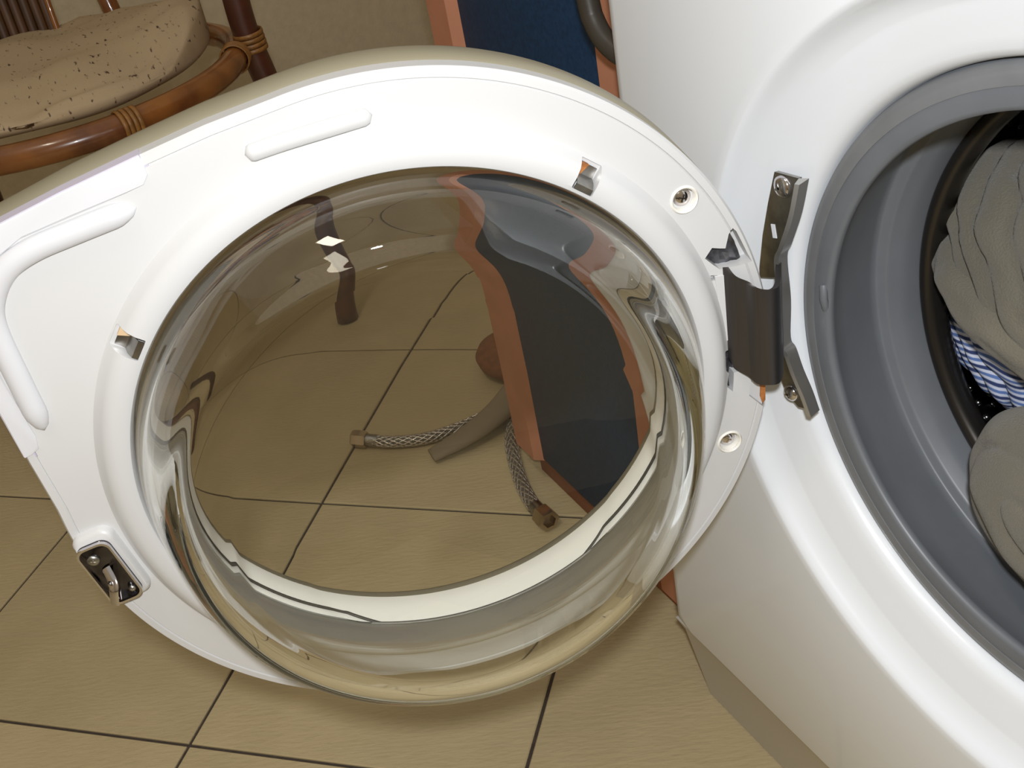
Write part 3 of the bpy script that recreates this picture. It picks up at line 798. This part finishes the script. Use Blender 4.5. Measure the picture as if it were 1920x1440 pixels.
braided('water_hose', [(-0.760, 0.105, 0.010), (-0.722, 0.073, 0.008), (-0.683, 0.050, 0.008), (-0.626, 0.029, 0.008), (-0.585, 0.020, 0.009), (-0.566, 0.019, 0.011)], 0.0072, 'braided steel water hose on the tiles, its nut beside the cabinet foot', 2)
bm = bmesh.new()
pth = spline([(-0.800, 0.155, 0.0200), (-0.771, 0.116, 0.0235), (-0.744, 0.070, 0.0230), (-0.735, 0.020, 0.0160), (-0.738, -0.030, 0.0085)], 10)
tube(bm, pth, lambda t: 0.021 - 0.010 * t ** 2, 16, flat=0.55)
o = link('hose_sleeve', bm, M_taupe, None, angle=180, base=(-0.75, 0.05, 0)); tag(o, 'flattened taupe sleeve lying across both braided hoses on the tiles', 'sleeve'); o.name = 'cloth_sleeve'
# drain hose hooked in front of the cabinet
bm = bmesh.new()
pth = spline([(-0.352, 0.022, 0.70), (-0.349, 0.020, 0.64), (-0.341, 0.020, 0.592), (-0.337, 0.020, 0.580), (-0.328, 0.021, 0.569), (-0.3165, 0.024, 0.562), (-0.312, 0.034, 0.558), (-0.313, 0.037, 0.545)], 8)
tube(bm, pth, 0.0070, 14)
o = link('drain_hose', bm, M_drainhose, None, angle=180, base=(-0.33, 0.03, 0.54)); tag(o, 'grey brown drain hose looping down in front of the blue cabinet', 'hose')
# brown rounded knob on the tiles behind the cabinet
bm = bmesh.new()
lathe(bm, [(0.020, 0.0), (0.040, 0.004), (0.052, 0.014), (0.055, 0.024), (0.050, 0.034), (0.036, 0.042), (0.018, 0.046), (0.001, 0.047)], lambda x, y, h: Vector((-0.842 + x, 0.150 + y, h)), 40)
o = link('wooden_knob', bm, M_knob, None, angle=180, base=(-0.842, 0.150, 0)); tag(o, 'rounded reddish brown knob on the tiles half hidden by the blue cabinet', 'knob')
bm = bmesh.new()
lathe(bm, [(0.008, 0.0), (0.016, 0.004), (0.018, 0.012), (0.012, 0.020), (0.001, 0.022)], lambda x, y, h: Vector((-0.826 + x, 0.128 + y, h)), 24)
o = link('wooden_knob', bm, M_knob, None, angle=180, base=(-0.826, 0.128, 0)); tag(o, 'small brown peg on the tiles between the rounded knob and cabinet edge', 'knob')

# ------------------------------------------------------------------ rattan armchair
ch = thing('rattan_armchair', 'brown rattan armchair with reed backrest against the grey wall', 'chair', (-1.227, -0.235, 0))
SC = Vector((-1.227, -0.235, 0.420)); SR = 0.2300
def ring_pt(a, r=SR, z=0.0): return SC + Vector((r * math.cos(a), r * math.sin(a), z))
bm = bmesh.new(); grid(bm, [[ring_pt(2 * PI * k / 72, SR + 0.0155 * math.cos(2 * PI * j / 14), 0.0155 * math.sin(2 * PI * j / 14)) for j in range(14)] for k in range(72)], close_u=True, close_v=True)
link('seat_rail', bm, M_rattan, ch, angle=180)
def rat(name, pts, r, m=M_rattan, seg=14, n=8):
    bm = bmesh.new(); tube(bm, spline(pts, n), r, seg)
    return link(name, bm, m, ch, angle=180)
rat('leg', [(-1.154, 0.022, 0.003), (-1.155, 0.021, 0.15), (-1.158, 0.014, 0.34), (-1.162, 0.004, 0.44), (-1.164, 0.006, 0.52), (-1.175, 0.010, 0.64), (-1.23, 0.010, 0.70)], 0.0170, M_rattan_dark)
rat('leg', [(-1.160, -0.428, 0.003), (-1.160, -0.440, 0.20), (-1.160, -0.468, 0.42), (-1.170, -0.472, 0.60), (-1.23, -0.478, 0.70)], 0.0170, M_rattan_dark)
rat('leg', [(-1.440, -0.370, 0.003), (-1.435, -0.365, 0.20), (-1.428, -0.352, 0.42)], 0.0150, M_rattan_dark)
rat('leg', [(-1.330, -0.450, 0.003), (-1.330, -0.448, 0.20), (-1.325, -0.445, 0.42)], 0.0150, M_rattan_dark)
rat('arm_rail', [(-1.23, 0.010, 0.70), (-1.36, -0.005, 0.72), (-1.45, -0.08, 0.76), (-1.49, -0.235, 0.80), (-1.45, -0.39, 0.76), (-1.36, -0.465, 0.72), (-1.23, -0.478, 0.70)], 0.0150)
rat('back_post', [(-1.385, -0.103, 0.40), (-1.405, -0.112, 0.46), (-1.43, -0.118, 0.60), (-1.455, -0.105, 0.755)], 0.0125)
rat('back_post', [(-1.335, -0.020, 0.40), (-1.370, -0.008, 0.46), (-1.390, 0.000, 0.58), (-1.400, -0.035, 0.735)], 0.0110)
# reeds of the backrest
me_r = None
for k in range(14):
    bm = bmesh.new(); y0 = -0.198 - k * 0.0125; y1 = y0 + 0.002 * (k - 6) * -0.4
    tube(bm, spline([(-1.395, y0, 0.405), (-1.410, y0 + 0.004, 0.50), (-1.440, y0 + 0.010, 0.62), (-1.470, y1 + 0.012, 0.775)], 6), 0.0066, 8, flat=0.6)
    link('reed', bm, M_reed, ch, angle=180)
rat('back_edge', [(-1.392, -0.194, 0.408), (-1.407, -0.189, 0.50), (-1.437, -0.182, 0.62), (-1.470, -0.178, 0.785)], 0.0045, M_rattan, 8)
# arched brace below the front rail
rat('brace', [(-1.328, -0.447, 0.30), (-1.210, -0.380, 0.285), (-1.090, -0.285, 0.300), (-1.030, -0.250, 0.340), (-1.006, -0.205, 0.388), (-1.030, -0.140, 0.386), (-1.110, -0.110, 0.365), (-1.26, -0.190, 0.340), (-1.432, -0.362, 0.31)], 0.0120, M_rattan_dark)
# cane bindings
def binding(c, axis, r, w_, name='binding'):
    axis = Vector(axis).normalized(); s = axis.orthogonal().normalized(); t = axis.cross(s)
    bm = bmesh.new(); turns = 4
    for k in range(turns):
        cc = Vector(c) + axis * ((k - (turns - 1) / 2) * w_ / turns)
        grid(bm, [[cc + (s * math.cos(2 * PI * i / 28) + t * math.sin(2 * PI * i / 28)) * (r + 0.0012 * math.cos(2 * PI * j / 6)) + axis * (w_ / turns * 0.5 * math.sin(2 * PI * j / 6)) for j in range(6)] for i in range(28)], close_v=True)
    return link(name, bm, M_bind, ch, angle=180)
a = math.atan2(0.045, 0.226)
binding(ring_pt(a), (-math.sin(a), math.cos(a), 0), 0.0172, 0.024)
binding(ring_pt(a, SR - 0.004, -0.020), (-math.sin(a), math.cos(a), 0), 0.0160, 0.018)
binding((-1.160, 0.006, 0.428), (0.02, -0.06, 1), 0.0188, 0.026)
a = math.radians(66)
binding(ring_pt(a), (-math.sin(a), math.cos(a), 0), 0.0178, 0.022)
# cushion on the seat
bm = bmesh.new(); bmesh.ops.create_icosphere(bm, subdivisions=5, radius=1.0)
cc = Vector((-1.235, -0.245, 0.449))
for v in bm.verts:
    d = v.co.copy(); a_ = math.atan2(d.y, d.x); h = math.hypot(d.x, d.y)
    right = math.exp(-((a_ - 1.35) / 0.60) ** 2)
    rr_ = 0.212 * (1 + 0.03 * math.sin(3 * a_ + 0.6) + 0.03 * noise.noise(Vector((math.cos(a_), math.sin(a_), 0)) * 2) + 0.05 * right + 0.07 * math.exp(-((a_ + 0.2) / 0.7) ** 2))
    z = math.copysign(abs(d.z) ** 0.72, d.z) * 0.029
    z *= 1 + 0.35 * noise.noise(Vector((d.x * 2.0, d.y * 2.0, 1.5)))
    if d.z > 0:
        z += 0.034 * right * h - 0.008 * math.exp(-((a_ - 0.55) / 0.25) ** 2) * h
        y_ = d.y + 0.25 * d.x
        z -= 0.009 * math.exp(-((y_ - 0.05) / 0.10) ** 2) * (1 - 0.5 * h) + 0.004 * abs(math.sin(d.x * 6 + 3 * noise.noise(d * 2))) * h
    k = h ** 0.75 if h > 0 else 0
    v.co = cc + Vector((math.cos(a_) * k * rr_, math.sin(a_) * k * rr_, z))
o = link('seat_cushion', bm, M_cushion, None, angle=180, base=(cc.x, cc.y, 0.425)); tag(o, 'plump beige speckled linen cushion on the rattan armchair seat', 'cushion')

# the flash shines through the glass onto everything behind it
for o in bpy.data.objects:
    if o.type == 'MESH' and o is not bowl: o.cycles.is_caustics_receiver = True
